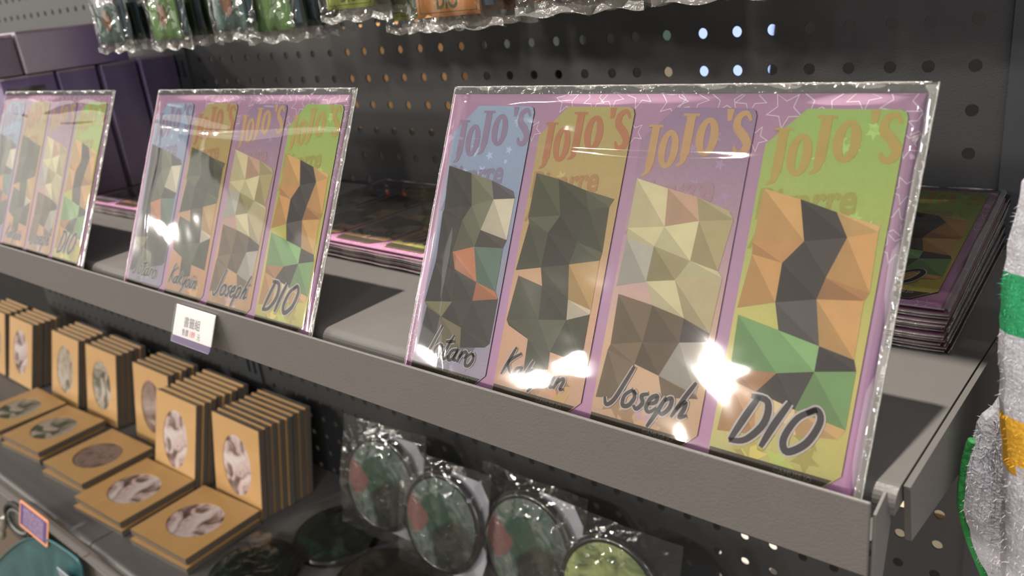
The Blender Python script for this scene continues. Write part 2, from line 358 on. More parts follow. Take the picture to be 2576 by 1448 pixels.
# ------------------------------------------------------------------ bookmark packs
INK = mat('dark_grey_ink', (72, 66, 66), .5); OUTL = mat('pale_outline_ink', (215, 205, 200), .5)
def soft(c, k=.14, g=1.0):
    a = sum(c)/3; return tuple(min(252, (x+(a-x)*k)*g) for x in c)
def C(n, rgb): return mat('ink_'+n, soft(rgb), .5, var=.10, scale=160)
BOOK = [
 dict(bg=[(0, (165, 150, 175)), (.25, (150, 140, 165)), (.6, (150, 162, 190)), (1, (160, 182, 205))], t=(160, 138, 165), t2=(152, 142, 168), name='Jotaro', nm=(6, 13.2, 15.5, 1.25, -.03),
      rows=[(89, 100, [(66, 60, 54), (126, 126, 98), (96, 90, 92)]), (77, 89, [(68, 60, 54), (120, 122, 94), (204, 194, 168)]), (65, 77, [(64, 58, 52), (104, 104, 80), (82, 74, 66)]), (56, 65, [(66, 58, 52), (196, 124, 82), (98, 122, 106)]), (43, 56, [(66, 60, 54), (70, 62, 56), (190, 118, 78)]), (30, 43, [(126, 120, 84), (66, 60, 54), (70, 62, 56)]), (18, 30, [(72, 66, 60), (122, 114, 80), (66, 60, 54)])]),
 dict(bg=[(0, (200, 150, 105)), (.3, (222, 164, 124)), (.6, (205, 168, 105)), (1, (188, 178, 108))], t=(200, 134, 92), t2=(196, 150, 92), name='Kakyoin', nm=(3, 13.2, 13.6, 1.15, -.02),
      rows=[(89, 100, [(88, 90, 62), (74, 72, 52), (98, 100, 72)]), (77, 89, [(96, 98, 70), (66, 62, 48), (78, 78, 56)]), (65, 77, [(78, 78, 56), (62, 58, 46), (90, 92, 66)]), (56, 65, [None, (74, 72, 54), (188, 152, 92)]), (43, 56, [(84, 84, 62), (68, 66, 50), (204, 190, 166)]), (30, 43, [(80, 80, 58), (94, 96, 70), (74, 74, 54)]), (18, 30, [None, (76, 76, 56), None])]),
 dict(bg=[(0, (196, 150, 100)), (.28, (222, 176, 128)), (.55, (198, 158, 168)), (1, (160, 134, 165))], t=(214, 172, 116), t2=(186, 148, 158), name='Joseph', nm=(5, 13.5, 17.0, 1.35, .03),
      rows=[(89, 100, [(206, 196, 150), (196, 160, 130), (180, 168, 122)]), (77, 89, [(204, 194, 148), (208, 200, 154), (176, 162, 116)]), (65, 77, [(176, 172, 158), (160, 148, 104), (204, 196, 150)]), (56, 65, [None, (206, 196, 152), (184, 170, 128)]), (43, 56, [(122, 100, 72), (108, 88, 64), (84, 70, 68)]), (30, 43, [(130, 106, 78), (104, 84, 60), (172, 166, 152)]), (18, 30, [(126, 104, 76), None, (128, 104, 76)])]),
 dict(bg=[(0, (196, 190, 96)), (.3, (226, 208, 108)), (.6, (190, 200, 100)), (1, (166, 202, 108))], t=(204, 176, 92), t2=(184, 178, 86), name='DIO', nm=(7, 11.6, 19, 1.9, .05),
      rows=[(89, 100, [(210, 166, 100), (72, 64, 60), (214, 172, 108)]), (77, 89, [(196, 146, 86), (80, 72, 68), (210, 162, 96)]), (65, 77, [(206, 158, 94), (70, 62, 58), (182, 130, 80)]), (56, 65, [None, (96, 88, 86), (208, 162, 98)]), (45, 56, [(124, 166, 104), (140, 186, 118), (72, 64, 60)]), (32, 45, [(172, 122, 78), (74, 66, 60), (122, 160, 98)]), (18, 32, [(196, 146, 90), (230, 200, 148), (210, 168, 108)])]),
]
def bookmark_outline():
    P = [(14, 140), (47, 140), (49.1, 139.1), (50, 137), (50, 10), (40, 0), (3, 0), (.9, .9), (0, 3), (0, 126)]
    return P
def bookmark_parts():
    """four bookmarks as (part mesh, [sub-part meshes])"""
    out = []
    for i, b in enumerate(BOOK):
        mg = gradient('bookmark_print_%d' % i, b['bg'], noise=.05, nscale=900, rough=.38)
        mb = MB(); mb.prism(bookmark_outline(), 0, .55, mg, mat('bookmark_edge', (50, 44, 46), .6)); body = mb.mesh('bookmark')
        ms = C('pale%d' % i, tuple(min(255, int(x*1.10+12)) for x in b['bg'][3][1]))
        mb = MB(); rnd = random.Random(i)
        for _ in range(16):
            cx, cy, r = rnd.uniform(5, 45), rnd.uniform(70, 134), rnd.uniform(1.6, 3.4)
            if cx-cy < -104: continue
            mb.poly(star(cx, cy, r, rnd.random()), .58, ms)
        lows = [tuple(min(255, int(x*k)) for x in b['bg'][1][1]) for k in (.86, 1.1, .95)] + [tuple(min(255, int(x*1.12)) for x in b['bg'][2][1])]
        for q in range(9):
            cx, cy, r = rnd.uniform(7, 40), rnd.uniform(8, 20), rnd.uniform(4, 7.5)
            mb.poly([(min(49.4, max(.6, x)), max(1, y)) for x, y in star(cx, cy, r, rnd.random(), .46)], .58+.004*q, C('shard%d_%d' % (i, q % 4), lows[q % 4]))
        mb.poly([(3.2, .4), (39.8, .4), (47.2, 7.8), (.3, 7.8), (.3, 3.2)], .63, C('foot%d' % i, (84, 74, 58)))
        stars = mb.mesh('star_print')
        mb = MB(); big_title(mb, .66, C('title%d' % i, b['t']), C('subtitle%d' % i, b['t2'])); title = mb.mesh('title_print')
        mb = MB()
        # a plain mosaic of slanted facets in the picture's colours
        edge = {}
        def node(r, c_):
            if (r, c_) not in edge: edge[(r, c_)] = (2.5+15*c_+rnd.uniform(-1.6, 1.6)+(0 if c_ in (0, 3) else 3*math.sin(r*1.7)), 104-12.2*r+(c_-1.5)*(3 if r % 2 else -3)+rnd.uniform(-1, 1))
            return edge[(r, c_)]
        for r, (v0, v1, cs) in enumerate(b['rows']):
            for c_, rgb in enumerate(cs):
                if not rgb: continue
                A, B, D, E_ = node(r, c_), node(r, c_+1), node(r+1, c_+1), node(r+1, c_); k2 = tuple(min(255, int(x*1.10+5)) for x in rgb)
                mb.poly([A, E_, D], .70+.002*r, C('%d_%d_%d' % rgb, rgb)); mb.poly([A, D, B], .70+.002*r, C('%d_%d_%d' % k2, k2))
        art = mb.mesh('art_print')
        mb = MB(); x, y, sz, wd, sl = b['nm']; script(mb, b['name'], x, y, sz, .92, wd, INK, OUTL, sl)
        text_mesh(mb, '©AMUSE.JO', 26, 5.0, 2.8, .92, C('credit', (150, 140, 122)))
        name = mb.mesh('name_print')
        out.append((body, [stars, title, art, name]))
    return out
PW, PH = 231., 156.
def backing_mesh():
    mb = MB(); mb.prism([(-114.3, 1), (113.4, 1), (113.4, 152), (-114.3, 152)], 0, .7, M_pink, M_paper); return mb.mesh('backing_card')
def star_mesh():
    mb = MB(); rnd = random.Random(3); pos = []
    for k in range(12): pos.append((-40+13*k+rnd.uniform(-3, 3), rnd.uniform(145.5, 152), rnd.uniform(6, 8)))
    for k in range(5): pos.append((rnd.uniform(108, 112.5), 150-7-k*12+rnd.uniform(-3, 3), rnd.uniform(4.5, 6.5)))
    for k in range(3): pos.append((-58.5+55.7*k, 140-rnd.uniform(0, 6), 5.5))
    for k in range(7): pos.append((-112+rnd.uniform(-1, 1), 6+k*6.5, rnd.uniform(3.5, 5)))
    for k in range(18): pos.append((-100+k*12, rnd.uniform(1.5, 6), rnd.uniform(3, 5)))
    for i, (x, y, r) in enumerate(pos):
        a = rnd.uniform(0, 1.2); cl = lambda P: [(min(113.2, max(-114.1, px)), min(151.8, max(1.2, py))) for px, py in P]
        mb.ring(cl(star(x, y, r, a, .45)), cl(star(x, y, r-.75, a, .45)), .74+.002*i, M_white)
    return mb.mesh('star_outline_print')
def sheet(seed, amp, bul):
    rnd = random.Random(seed)
    W = [(rnd.uniform(-1, 1)*.06, rnd.uniform(.3, 1)*.11, rnd.uniform(0, 6.28), rnd.uniform(.3, 1)) for _ in range(5)]
    def h(x, y):
        e = min(1, (x+115.5)/7, (115.5-x)/7, y/5, (PH-y)/9); e = max(0, e); e = e*e*(3-2*e)
        n = sum(a*math.sin(kx*x+ky*y+p) for kx, ky, p, a in W)
        top = .9*math.exp(-((y-134-4*math.sin(x*.03+seed))/5)**2)*math.exp(-((x-20)/120)**2)
        rd = y-(133-9*math.sin(math.pi*(x+115.5)/231)**1.5-3*math.sin(x*.021+seed)); r2_ = y-(147+2.5*math.sin(x*.05+seed*2)); r3 = (x+104)-.12*(150-y)+3*math.sin(y*.06+seed)
        ridge = .42*math.exp(-(rd/1.5)**2)+.5*math.exp(-(r2_/1.3)**2)*(.5+.5*math.sin(x*.11+seed))+.25*math.exp(-(r3/1.6)**2)
        return .35+e*(1.75+ridge+bul*math.sin(math.pi*(x+115.5)/231)*.6+amp*n*.25+top)
    return h
def sleeve_parts(seed, amp=1.0, bul=.6):
    h = sheet(seed, amp, bul); mb = MB()
    mb.grid(lambda u, v: (-115.5+231*u, PH*v, h(-115.5+231*u, PH*v)), 150, 104, M_film)
    mb.grid(lambda u, v: (-115.5+231*u, PH*v, -.25), 2, 2, M_film)
    body = mb.mesh('sleeve', smooth=True)
    mb = MB(); rnd = random.Random(seed+5)
    mb.tube([(-115.3, y, .15+.12*math.sin(y*.3)) for y in range(0, 157, 4)], .42, M_edge, 6)
    mb.tube([(115.3, y, .15+.12*math.sin(y*.37)) for y in range(0, 157, 4)], .42, M_edge, 6)
    mb.grid(lambda u, v: (111.2+4*u, 1+154*v, .5+.5*math.sin(u*3.1)), 3, 12, M_seam)
    mb.tube([(x, PH-.1, .12+.22*math.sin(x*.21)+.15*math.sin(x*.9)) for x in range(-115, 116, 3)], .5, M_edge, 6)
    mb.grid(lambda u, v: (-115+230*u, 152.2+3.7*v, .45+.35*math.sin(u*70+v*2)*math.sin(u*23)), 60, 2, M_seam)
    edge = mb.mesh('sleeve_seam', smooth=True)
    return body, edge
BOOKS = bookmark_parts(); BACK = backing_mesh(); STARS = star_mesh()
def full_pack(name, label, cat, loc, rot, group, seed, flat=False):
    t = thing(name, label, cat, loc, rot, group)
    b = ob('backing_card', BACK, t); ob('star_outline_print', STARS, b)['kind'] = 'stuff'
    for i, (body, subs) in enumerate(BOOKS):
        p = ob('bookmark', body, t, (-109.3+55.7*i, 6, .76)); p['label'] = ('blue-grey', 'olive and orange', 'mauve and peach', 'lime and yellow')[i]+' bookmark with chamfered corners'
        for sm in subs: ob(sm.name.split('.')[0], sm, p)['kind'] = 'stuff'
    sb, se = sleeve_parts(seed, 1.0, .2 if flat else .6)
    s = ob('sleeve', sb, t); ob('sleeve_seam', se, s)
    return t
LEAN = math.radians(64); YB, ZB = -280-12*math.sin(math.radians(26)), ZS-12*math.cos(math.radians(26))
for x, lab, sd in ((-84.4, 'large bookmark pack standing at the right end of the shelf', 11), (-393.5, 'bookmark pack standing above the white handwritten price tag', 23), (-695, 'leftmost standing bookmark pack, in front of the purple boxes', 37)):
    full_pack('bookmark_pack', lab, 'bookmark pack', (x, YB, ZB), (LEAN, 0, 0), 'bookmark packs standing in the rail', sd)
# packs lying in piles
FB = MB(); FB.grid(lambda u, v: (-115.5+231*u, PH*v, 1.30+.12*math.sin(9*u)*math.sin(7*v)), 6, 5, M_filmf)
FB.grid(lambda u, v: (-115.5+231*u, PH*v, -.12), 2, 2, M_filmf); FLAT = FB.mesh('sleeve', smooth=True)
FE = MB()
for P in ([(-115.4, y, .6+.25*math.sin(y*.2)) for y in range(0, 157, 6)], [(115.4, y, .6+.25*math.sin(y*.23)) for y in range(0, 157, 6)], [(x, .1, .6+.3*math.sin(x*.17)) for x in range(-115, 116, 6)]):
    FE.tube(P, .38, M_edge, 5)
FEDGE = FE.mesh('sleeve_seam', smooth=True)
def flat_pack(label, loc, rot, group):
    t = thing('bookmark_pack', label, 'bookmark pack', loc, rot, group)
    ob('backing_card', BACK, t); s = ob('sleeve', FLAT, t); ob('sleeve_seam', FEDGE, s); return t
def pile(n, cx, yfront, yaw, tilt, where, pitch, jx, seed):
    rnd = random.Random(seed)
    for k in range(n):
        dx, dy, dr = rnd.uniform(-jx, jx), rnd.uniform(-jx, jx), rnd.uniform(-.15, .15)
        z = ZS+.3+k*pitch+(.5 if k == n-1 else 0); ta = math.radians(tilt*k/max(1, n-1))
        pos = (cx+dx, yfront+dy, z); rot = (ta, 0, math.radians(yaw+dr)); top = n-1-k
        if top == 0:
            full_pack('bookmark_pack', 'bookmark pack lying on top of the pile '+where, 'bookmark pack', pos, rot, 'bookmark packs piled on the shelf', seed+3, True)
        else:
            flat_pack('bookmark pack, %s from the top of the pile %s' % (ORD[top], where), pos, rot, 'bookmark packs piled on the shelf')
pile(13, -88.5, -165, 3.4, 5.4, 'behind the right standing pack', 1.62, 1.4, 5)
pile(8, -393, -178, -1.5, 0, 'in the middle of the shelf', 1.62, 1.2, 6)
pile(6, -690, -179, 0, 0, 'between the two left standing packs', 1.62, 1.2, 9)

# ------------------------------------------------------------------ price tag and purple label
t = thing('price_tag', 'white handwritten price tag clipped to the shelf front above gold frames', 'price tag', (-388, -290.4, -131), (math.radians(-24), 0, 0))
W_ = mat('white_tag_card', (246, 242, 240), .55, var=.02); PURP = mat('purple_tag_plastic', (104, 80, 128), .35, var=.08)
mb = MB(); mb.box(-23.8, 23.8, -.6, 0, -20.5, 0, W_); card = mb.build('tag_card', t)
mb = MB()
def tt(s, x, z, size, m, **k):
    q = MB(); text_mesh(q, s, x, z, size, 0, m, **k); mb.add([(a, -.75, b) for a, b, c in q.v], q.f, m)
tt('書籤組', -12, -12.6, 7.4, mat('grey_pen', (128, 116, 122), .6), sx=.92); tt('售價', -12.5, -18.6, 4.8, MATS['grey_pen'], sx=.85)
tt('189', -3.4, -18.6, 5.6, mat('red_pen', (232, 100, 98), .6), sx=.85); tt('元', 6.4, -18.8, 4.6, MATS['grey_pen'], sx=.85)
mb.build('handwriting', card)['kind'] = 'stuff'
mb = MB(); mb.prism([(-24.2, -20.6), (24.2, -20.6), (24.2, -23.4), (22, -25.4), (-24.2, -25.4)], 0, .8, PURP)
mb.v = [(x, -.8+z, y) for x, y, z in mb.v]; mb.build('holder', t)
mb = MB(); mb.grid(lambda u, v: (-24.4+48.8*u, -1.4-.4*math.sin(3*v), -25+25.3*v), 4, 4, M_filmf); mb.build('clear_pocket', t, smooth=True)
t = thing('shelf_label', 'small purple label with an orange border on the lower shelf rail', 'label', (-962, -285, -521), (math.radians(-18), 0, 0))
OR = mat('orange_label_border', (226, 150, 104), .5); PU = mat('purple_label_ink', (78, 52, 110), .5)
def rrect(a, b, r, n=4): return [(sx*(a-r)+r*math.cos(q), sz*(b-r)+r*math.sin(q)) for sx, sz, q0 in ((1, 1, 0), (-1, 1, 90), (-1, -1, 180), (1, -1, 270)) for q in [math.radians(q0+90*k/n) for k in range(n+1)]]
def xz(mb, y0): mb.v = [(x, y0-z, y) for x, y, z in mb.v]; return mb
mb = MB(); mb.prism(rrect(44, 17, 4), 0, .8, OR); xz(mb, 0).build('border_plate', t)
mb = MB(); mb.prism(rrect(41, 14, 1), .8, 1.0, PU); p = xz(mb, 0).build('purple_panel', t)
mb = MB(); mb.poly([(-31, -12.5), (31, -12.5), (31, 12.5), (-31, 12.5)], 1.1, marble('illegible_label_print', [(74, 54, 100), (112, 92, 128), (150, 134, 160)], 420, .5)); xz(mb, 0).build('print_field', p)
mb = MB(); mb.box(-12, 12, 0, 4.5, -15, -9, OR); mb.build('clip', t)

# ------------------------------------------------------------------ purple boxes
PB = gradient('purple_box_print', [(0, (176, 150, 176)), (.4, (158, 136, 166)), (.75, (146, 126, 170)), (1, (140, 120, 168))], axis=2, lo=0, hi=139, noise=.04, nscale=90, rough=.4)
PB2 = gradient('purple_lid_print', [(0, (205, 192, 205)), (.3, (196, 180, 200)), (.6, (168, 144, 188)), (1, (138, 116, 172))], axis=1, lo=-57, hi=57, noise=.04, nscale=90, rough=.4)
PEDGE = mat('pale_box_edge', (178, 160, 172), .5)
PICT = marble('grey_brown_mottled_print', [(150, 145, 150), (128, 118, 120), (98, 84, 84), (160, 152, 162)], 22, .4)
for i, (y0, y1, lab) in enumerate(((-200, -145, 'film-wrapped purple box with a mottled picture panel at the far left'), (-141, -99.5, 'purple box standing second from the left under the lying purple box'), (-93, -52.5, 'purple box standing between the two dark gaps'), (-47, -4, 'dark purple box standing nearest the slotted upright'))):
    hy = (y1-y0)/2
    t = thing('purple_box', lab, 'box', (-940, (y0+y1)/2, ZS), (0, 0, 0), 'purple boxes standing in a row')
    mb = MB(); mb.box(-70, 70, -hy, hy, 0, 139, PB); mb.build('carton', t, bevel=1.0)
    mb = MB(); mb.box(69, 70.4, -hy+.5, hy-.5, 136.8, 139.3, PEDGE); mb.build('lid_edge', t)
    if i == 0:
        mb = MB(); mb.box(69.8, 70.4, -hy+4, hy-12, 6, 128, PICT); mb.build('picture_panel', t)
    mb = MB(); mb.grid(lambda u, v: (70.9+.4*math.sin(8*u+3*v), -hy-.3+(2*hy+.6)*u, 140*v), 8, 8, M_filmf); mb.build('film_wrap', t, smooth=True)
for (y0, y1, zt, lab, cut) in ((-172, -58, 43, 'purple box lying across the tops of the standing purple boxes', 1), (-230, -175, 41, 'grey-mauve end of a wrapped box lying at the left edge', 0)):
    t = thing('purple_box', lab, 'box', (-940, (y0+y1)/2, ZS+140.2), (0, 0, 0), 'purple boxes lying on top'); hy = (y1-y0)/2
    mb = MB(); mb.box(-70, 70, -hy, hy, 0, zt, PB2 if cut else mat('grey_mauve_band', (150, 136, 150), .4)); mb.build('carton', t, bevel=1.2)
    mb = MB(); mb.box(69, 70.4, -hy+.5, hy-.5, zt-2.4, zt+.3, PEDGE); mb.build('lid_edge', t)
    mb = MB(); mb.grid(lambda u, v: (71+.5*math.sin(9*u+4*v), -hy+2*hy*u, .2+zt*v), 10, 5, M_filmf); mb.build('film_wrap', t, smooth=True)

# ------------------------------------------------------------------ gold picture frames on the lower shelf
GOLD = mat('gold_card', (208, 164, 106), .42, .08, var=.10, scale=30, coat=.2)
CASE = mat('smoky_case_plastic', (108, 99, 90), .25, var=.1, coat=.3); RIM = mat('gold_case_rim', (150, 122, 78), .35, .2)
PIC = [marble('picture_%d' % i, c, 34, .3, i*3.1) for i, c in enumerate(([(70, 58, 52), (120, 96, 92), (205, 182, 178), (214, 204, 200), (226, 220, 208)], [(70, 64, 54), (112, 92, 84), (150, 120, 110), (96, 92, 76)], [(60, 62, 50), (84, 88, 66), (190, 176, 162), (120, 116, 92)], [(110, 96, 80), (160, 140, 120), (190, 180, 164), (90, 82, 60)]))]
FW, FH, FD = 102., 114., 8.4
def frame_meshes():
    mb = MB(); mb.box(-FW/2, FW/2, -FD+1.2, 0, 0, FH, CASE); case = mb.mesh('case', bevel=.8)
    mb = MB(); n = 32; el = []; sq = []
    for k in range(n):
        a = 2*math.pi*(k+.5)/n; c, s_ = math.cos(a), math.sin(a); el.append((31*c, 57+39*s_)); t_ = min(FW/2/abs(c), (FH-57 if s_ > 0 else 57)/abs(s_)); sq.append((c*t_, 57+s_*t_))
    mb.add([(x, -FD, z) for x, z in el]+[(x, -FD, z) for x, z in sq]+[(x, -FD+1, z) for x, z in el], [(k, (k+1) % n, n+(k+1) % n, n+k) for k in range(n)]+[(k, 2*n+k, 2*n+(k+1) % n, (k+1) % n) for k in range(n)], GOLD)
    for (xa, za) in ((1, 1), (-1, 1), (-1, -1), (1, -1)):
        pts = [p for p in sq if p[0]*xa > 0 and (p[1]-57)*za > 0]
        A = [p for p in pts if abs(abs(p[0])-FW/2) < 1e-5]; B = [p for p in pts if p not in A]
        if A and B:
            a = max(A, key=lambda p: p[1]*za); b = max(B, key=lambda p: p[0]*xa); c_ = (xa*FW/2, FH if za > 0 else 0)
            mb.add([(a[0], -FD, a[1]), (c_[0], -FD, c_[1]), (b[0], -FD, b[1])], [(0, 1, 2)], GOLD)
    for (x0, x1, z0, z1) in ((-FW/2, FW/2, FH-.8, FH), (-FW/2, FW/2, 0, .8)): mb.box(x0, x1, -FD+.02, -FD+1.3, z0, z1, RIM)
    front = mb.mesh('gold_front')
    pics = []
    for m in PIC:
        mb = MB(); P = ellipse(0, 57, 31, 39, 32); mb.add([(x, -FD+.8, z) for x, z in P], [tuple(range(32))], m); pics.append(mb.mesh('oval_picture'))
    return case, front, pics
CASEM, FRONTM, PICM = frame_meshes()
def frame(label, loc, rot, group, pic=None):
    t = thing('picture_frame', label, 'picture frame', loc, rot, group)
    ob('case', CASEM, t); ob('gold_front', FRONTM, t)
    if pic is not None: ob('oval_picture', PICM[pic], t)
    return t
ROWS = [(-761, -119.5, 8, 11, 'nearest the round pouches', 0, 1.), (-898, -131, 8, 16, 'second from the round pouches', 0, 2.2), (-1020, -96, 5, 12, 'third from the round pouches', 1, 1.6), (-1172, -102, 5, 14, 'fourth from the round pouches', 2, 1.), (-1298, -107, 5, 16, 'fifth from the round pouches', 3, 1.), (-1463, -116, 5, 17, 'sixth from the round pouches', 0, 1.), (-1582, -116, 5, 16, 'at the far left edge', 3, 1.)]
rnd = random.Random(4)
for (cx, yf, n, lean, where, pic, jit) in ROWS:
    for k in range(n):
        lab = ('gold oval-window picture frame at the front of the upright row ' + where) if k == 0 else 'gold picture frame, %s from the front of the upright row %s' % (ORD[k], where)
        frame(lab, (cx+(rnd.uniform(-2, 2)*jit+k*.6 if k else 0), yf+FD+k*9.2/math.cos(math.radians(lean)), Z2+.2), (math.radians(-lean), 0, math.radians(rnd.uniform(-.25, .25))), 'gold picture frames standing in rows', pic if k == 0 else None)
FL = [(-763, -174, 2, 3.5, 'nearest the round pouches', 0), (-901, -181, 2, 2.5, 'second from the round pouches', 0), (-1036, -167, 2, 2.0, 'third from the round pouches', 1), (-1187, -166, 2, 4, 'fourth from the round pouches', 2), (-1315, -168, 2, 0, 'at the far left edge', 2)]
for (cx, cy, n, a, where, pic) in FL:
    for k in range(n):
        lab = 'gold picture frame lying %s of the flat pile %s' % ('on top' if k == n-1 else 'at the bottom', where)
        # lies on its back with the window up and the long side across the shelf
        t = frame(lab, (0, 0, 0), (0, 0, 0), 'gold picture frames lying flat', pic if k == n-1 else None)
        R = Matrix.Rotation(math.radians(a+(rnd.uniform(-2.2, 2.2) if k < n-1 else 0)), 4, 'Z') @ Matrix.Rotation(math.radians(-90), 4, 'Z') @ Matrix.Rotation(math.radians(-90), 4, 'X')
        off = R @ Vector((0, -FD/2, FH/2)); p = Vector((cx+(3 if k < n-1 else 0), cy-(4 if k < n-1 else 0), Z2+.4+FD/2+k*9.4))
        t.matrix_world = Matrix.Translation((p-off)*S) @ R

# ------------------------------------------------------------------ round pouches in clear bags
BLK = mat('black_vinyl_rim', (26, 24, 23), .28, coat=.4)
def pouch_print(name, base, green, pink, dark, seed):
    """mottled print: pale ground, greenish centre, one warm patch, a dark lower half"""
    m = marble(name, base, 45, .15, seed, .6); nt = m.node_tree; b = nt.nodes['Principled BSDF']; src = b.inputs['Base Color'].links[0].from_socket
    tc = nt.nodes.new('ShaderNodeTexCoord'); n = nt.nodes.new('ShaderNodeTexNoise'); n.inputs['Scale'].default_value = 38; n.inputs['Detail'].default_value = 4
    ad = nt.nodes.new('ShaderNodeMix'); ad.data_type = 'VECTOR'; ad.inputs[0].default_value = .03
    nt.links.new(tc.outputs['Object'], n.inputs['Vector']); nt.links.new(tc.outputs['Object'], ad.inputs[4]); nt.links.new(n.outputs['Color'], ad.inputs[5])
    for c, (x, y), r in ((green, (-.004, .006), .024), (pink, (-.034, .002), .018), (dark, (.022, -.022), .033)):
        d = nt.nodes.new('ShaderNodeVectorMath'); d.operation = 'DISTANCE'; d.inputs[1].default_value = (x+.015, y+.015, .02)
        nt.links.new(ad.outputs[1], d.inputs[0])
        mr = nt.nodes.new('ShaderNodeMapRange'); mr.inputs[1].default_value = r*.85; mr.inputs[2].default_value = r*1.05; mr.inputs[3].default_value = .85; mr.inputs[4].default_value = 0
        nt.links.new(d.outputs['Value'], mr.inputs[0]); mx = nt.nodes.new('ShaderNodeMix'); mx.data_type = 'RGBA'
        nt.links.new(mr.outputs[0], mx.inputs[0]); nt.links.new(src, mx.inputs[6]); mx.inputs[7].default_value = lin(c); src = mx.outputs[2]
    nt.links.new(src, b.inputs['Base Color']); return m
PRN = [pouch_print('pouch_print_green', [(52, 76, 62), (94, 110, 98), (126, 132, 128), (74, 92, 78)], (40, 76, 58), (138, 92, 90), (30, 28, 21), 1.7), marble('pouch_print_lime', [(70, 84, 48), (140, 152, 96), (172, 180, 120), (112, 124, 70)], 40, .25, 4.1, .5),
       marble('pouch_print_dark_green', [(6, 56, 36), (8, 84, 54), (20, 20, 18), (12, 66, 44), (96, 110, 92)], 22, .2, 2.2, .6), marble('pouch_print_olive', [(60, 56, 42), (96, 88, 56), (120, 96, 78), (70, 76, 58)], 22, .2, 6.2, .6)]
SLIP = mat('white_slip_card', (196, 196, 204), .5)
def pouch(label, loc, rot, r, pr, slip, seed, grp, bs=1.16):
    t = thing('round_pouch', label, 'pouch', loc, rot, grp)
    mb = MB(); n = 44
    mb.lathe([(0.01, 7.6), (r*.35, 7.3), (r*.65, 6.4), (r*.80, 5.4), (r*.89, 4.6)], PRN[pr], n); mb.build('printed_dome', t, smooth=True)
    mb = MB(); mb.lathe([(0.01, -3.6), (r*.9, -3.6), (r, -2.2), (r*1.02, .5), (r, 3.2), (r*.95, 5.0), (r*.90, 4.9), (r*.87, 3)], BLK, n); mb.build('rim', t, smooth=True)
    rn = random.Random(seed); ph = [rn.uniform(0, 6) for _ in range(4)]
    def bag(u, v):
        x, y = (-bs+2*bs*u)*r, (-bs+(2*bs+.10)*v)*r; d = math.hypot(x, y)/r; hh = 8.6 if d < .6 else max(.5, 8.6-(d-.6)*9)
        e = 1.2*math.sin(9*u+ph[0])*math.sin(8*v+ph[1])+.7*math.sin(21*u+ph[2]+6*v)
        return (x, y, hh+max(-1.0 if d > 1.05 else -.0, e))
    mb = MB(); mb.grid(bag, 26, 26, M_bag); mb.build('clear_bag', t, smooth=True)
    if slip:
        mb = MB(); mb.prism([(-.2*r, -1.02*r), (.9*r, -1.05*r), (1.06*r, -.5*r), (1.04*r, .72*r), (.82*r, 1.02*r), (.1*r, 1.04*r)], -4.6, -4.1, SLIP); mb.build('white_slip', t)
    return t
up = math.radians(75)
g = 'round pouches in clear bags'
pouch('round green and grey pouch leaning on the pegboard beside the gold frames', (-545, -58, -452), (up, 0, math.radians(5)), 53, 0, True, 1, g)
pouch('second round pouch from the gold frames, leaning on the pegboard', (-440, -70, -455), (up, 0, math.radians(2)), 52, 0, True, 2, g)
pouch('round pouch with a wide white slip leaning beside the lime pouch', (-338, -58, -452), (up, 0, 0), 54, 0, True, 3, g)
pouch('lime green round pouch at the right end of the pouches', (-237, -70, -452), (up, 0, 0), 53, 1, False, 4, g)
pouch('dark green round pouch lying on the lower shelf behind the frames', (-602, -92, Z2+7.0), (math.radians(3), 0, math.radians(30)), 50, 2, False, 5, g, .96)
pouch('dark green round pouch lying in front, nearest the flat gold frames', (-632, -182, Z2+6.2), (math.radians(2), 0, math.radians(10)), 50, 2, False, 6, g, .96)
pouch('brown-olive round pouch lying below the second leaning pouch', (-492, -120, Z2+7.6), (math.radians(4), 0, math.radians(60)), 52, 3, False, 7, g, .96)

# ------------------------------------------------------------------ hanging bags along the top
def tick(mb, x0, x1, z0, z1, y, m, word, mi, sz):
    mb.box(x0, x1, y-1.6, y, z0, z1, m)
    if word:
        q = MB(); text_mesh(q, word, (x0+x1)/2, z0+4.6, sz, 0, mi, bold=.03, align='CENTER', sx=.8); mb.add([(a, y-1.8, b) for a, b, c in q.v], q.f, mi)
        q = MB(); X0, X1, Z0, Z1 = x0+2.5, x1-2.5, z0+2.5, z1-2.5
        for A in (((X0, Z0), (X1, Z0)), ((X0, Z1), (X1, Z1)), ((X0, Z0), (X0, Z1)), ((X1, Z0), (X1, Z1))): q.ribbon(A, .35, 0, mi)
        mb.add([(a, y-1.75, b) for a, b, c in q.v], q.f, mi)
LIME = mat('lime_acrylic', (178, 190, 84), .2, coat=.4); ORNG = mat('orange_acrylic', (214, 150, 86), .2, coat=.4); GREN = mat('green_acrylic', (120, 160, 96), .2, coat=.4); TEAL = mat('teal_acrylic', (92, 122, 116), .2, coat=.4); GINK = mat('green_ink', (74, 98, 44), .5); BLUE = mat('blue_grey_acrylic', (72, 92, 104), .2, coat=.4); TAN = mat('tan_acrylic', (168, 124, 94), .3)
ABS = marble('tan_brown_mottled_acrylic', [(96, 76, 60), (170, 126, 96), (150, 110, 84), (110, 120, 96)], 60, .25, 2.0)
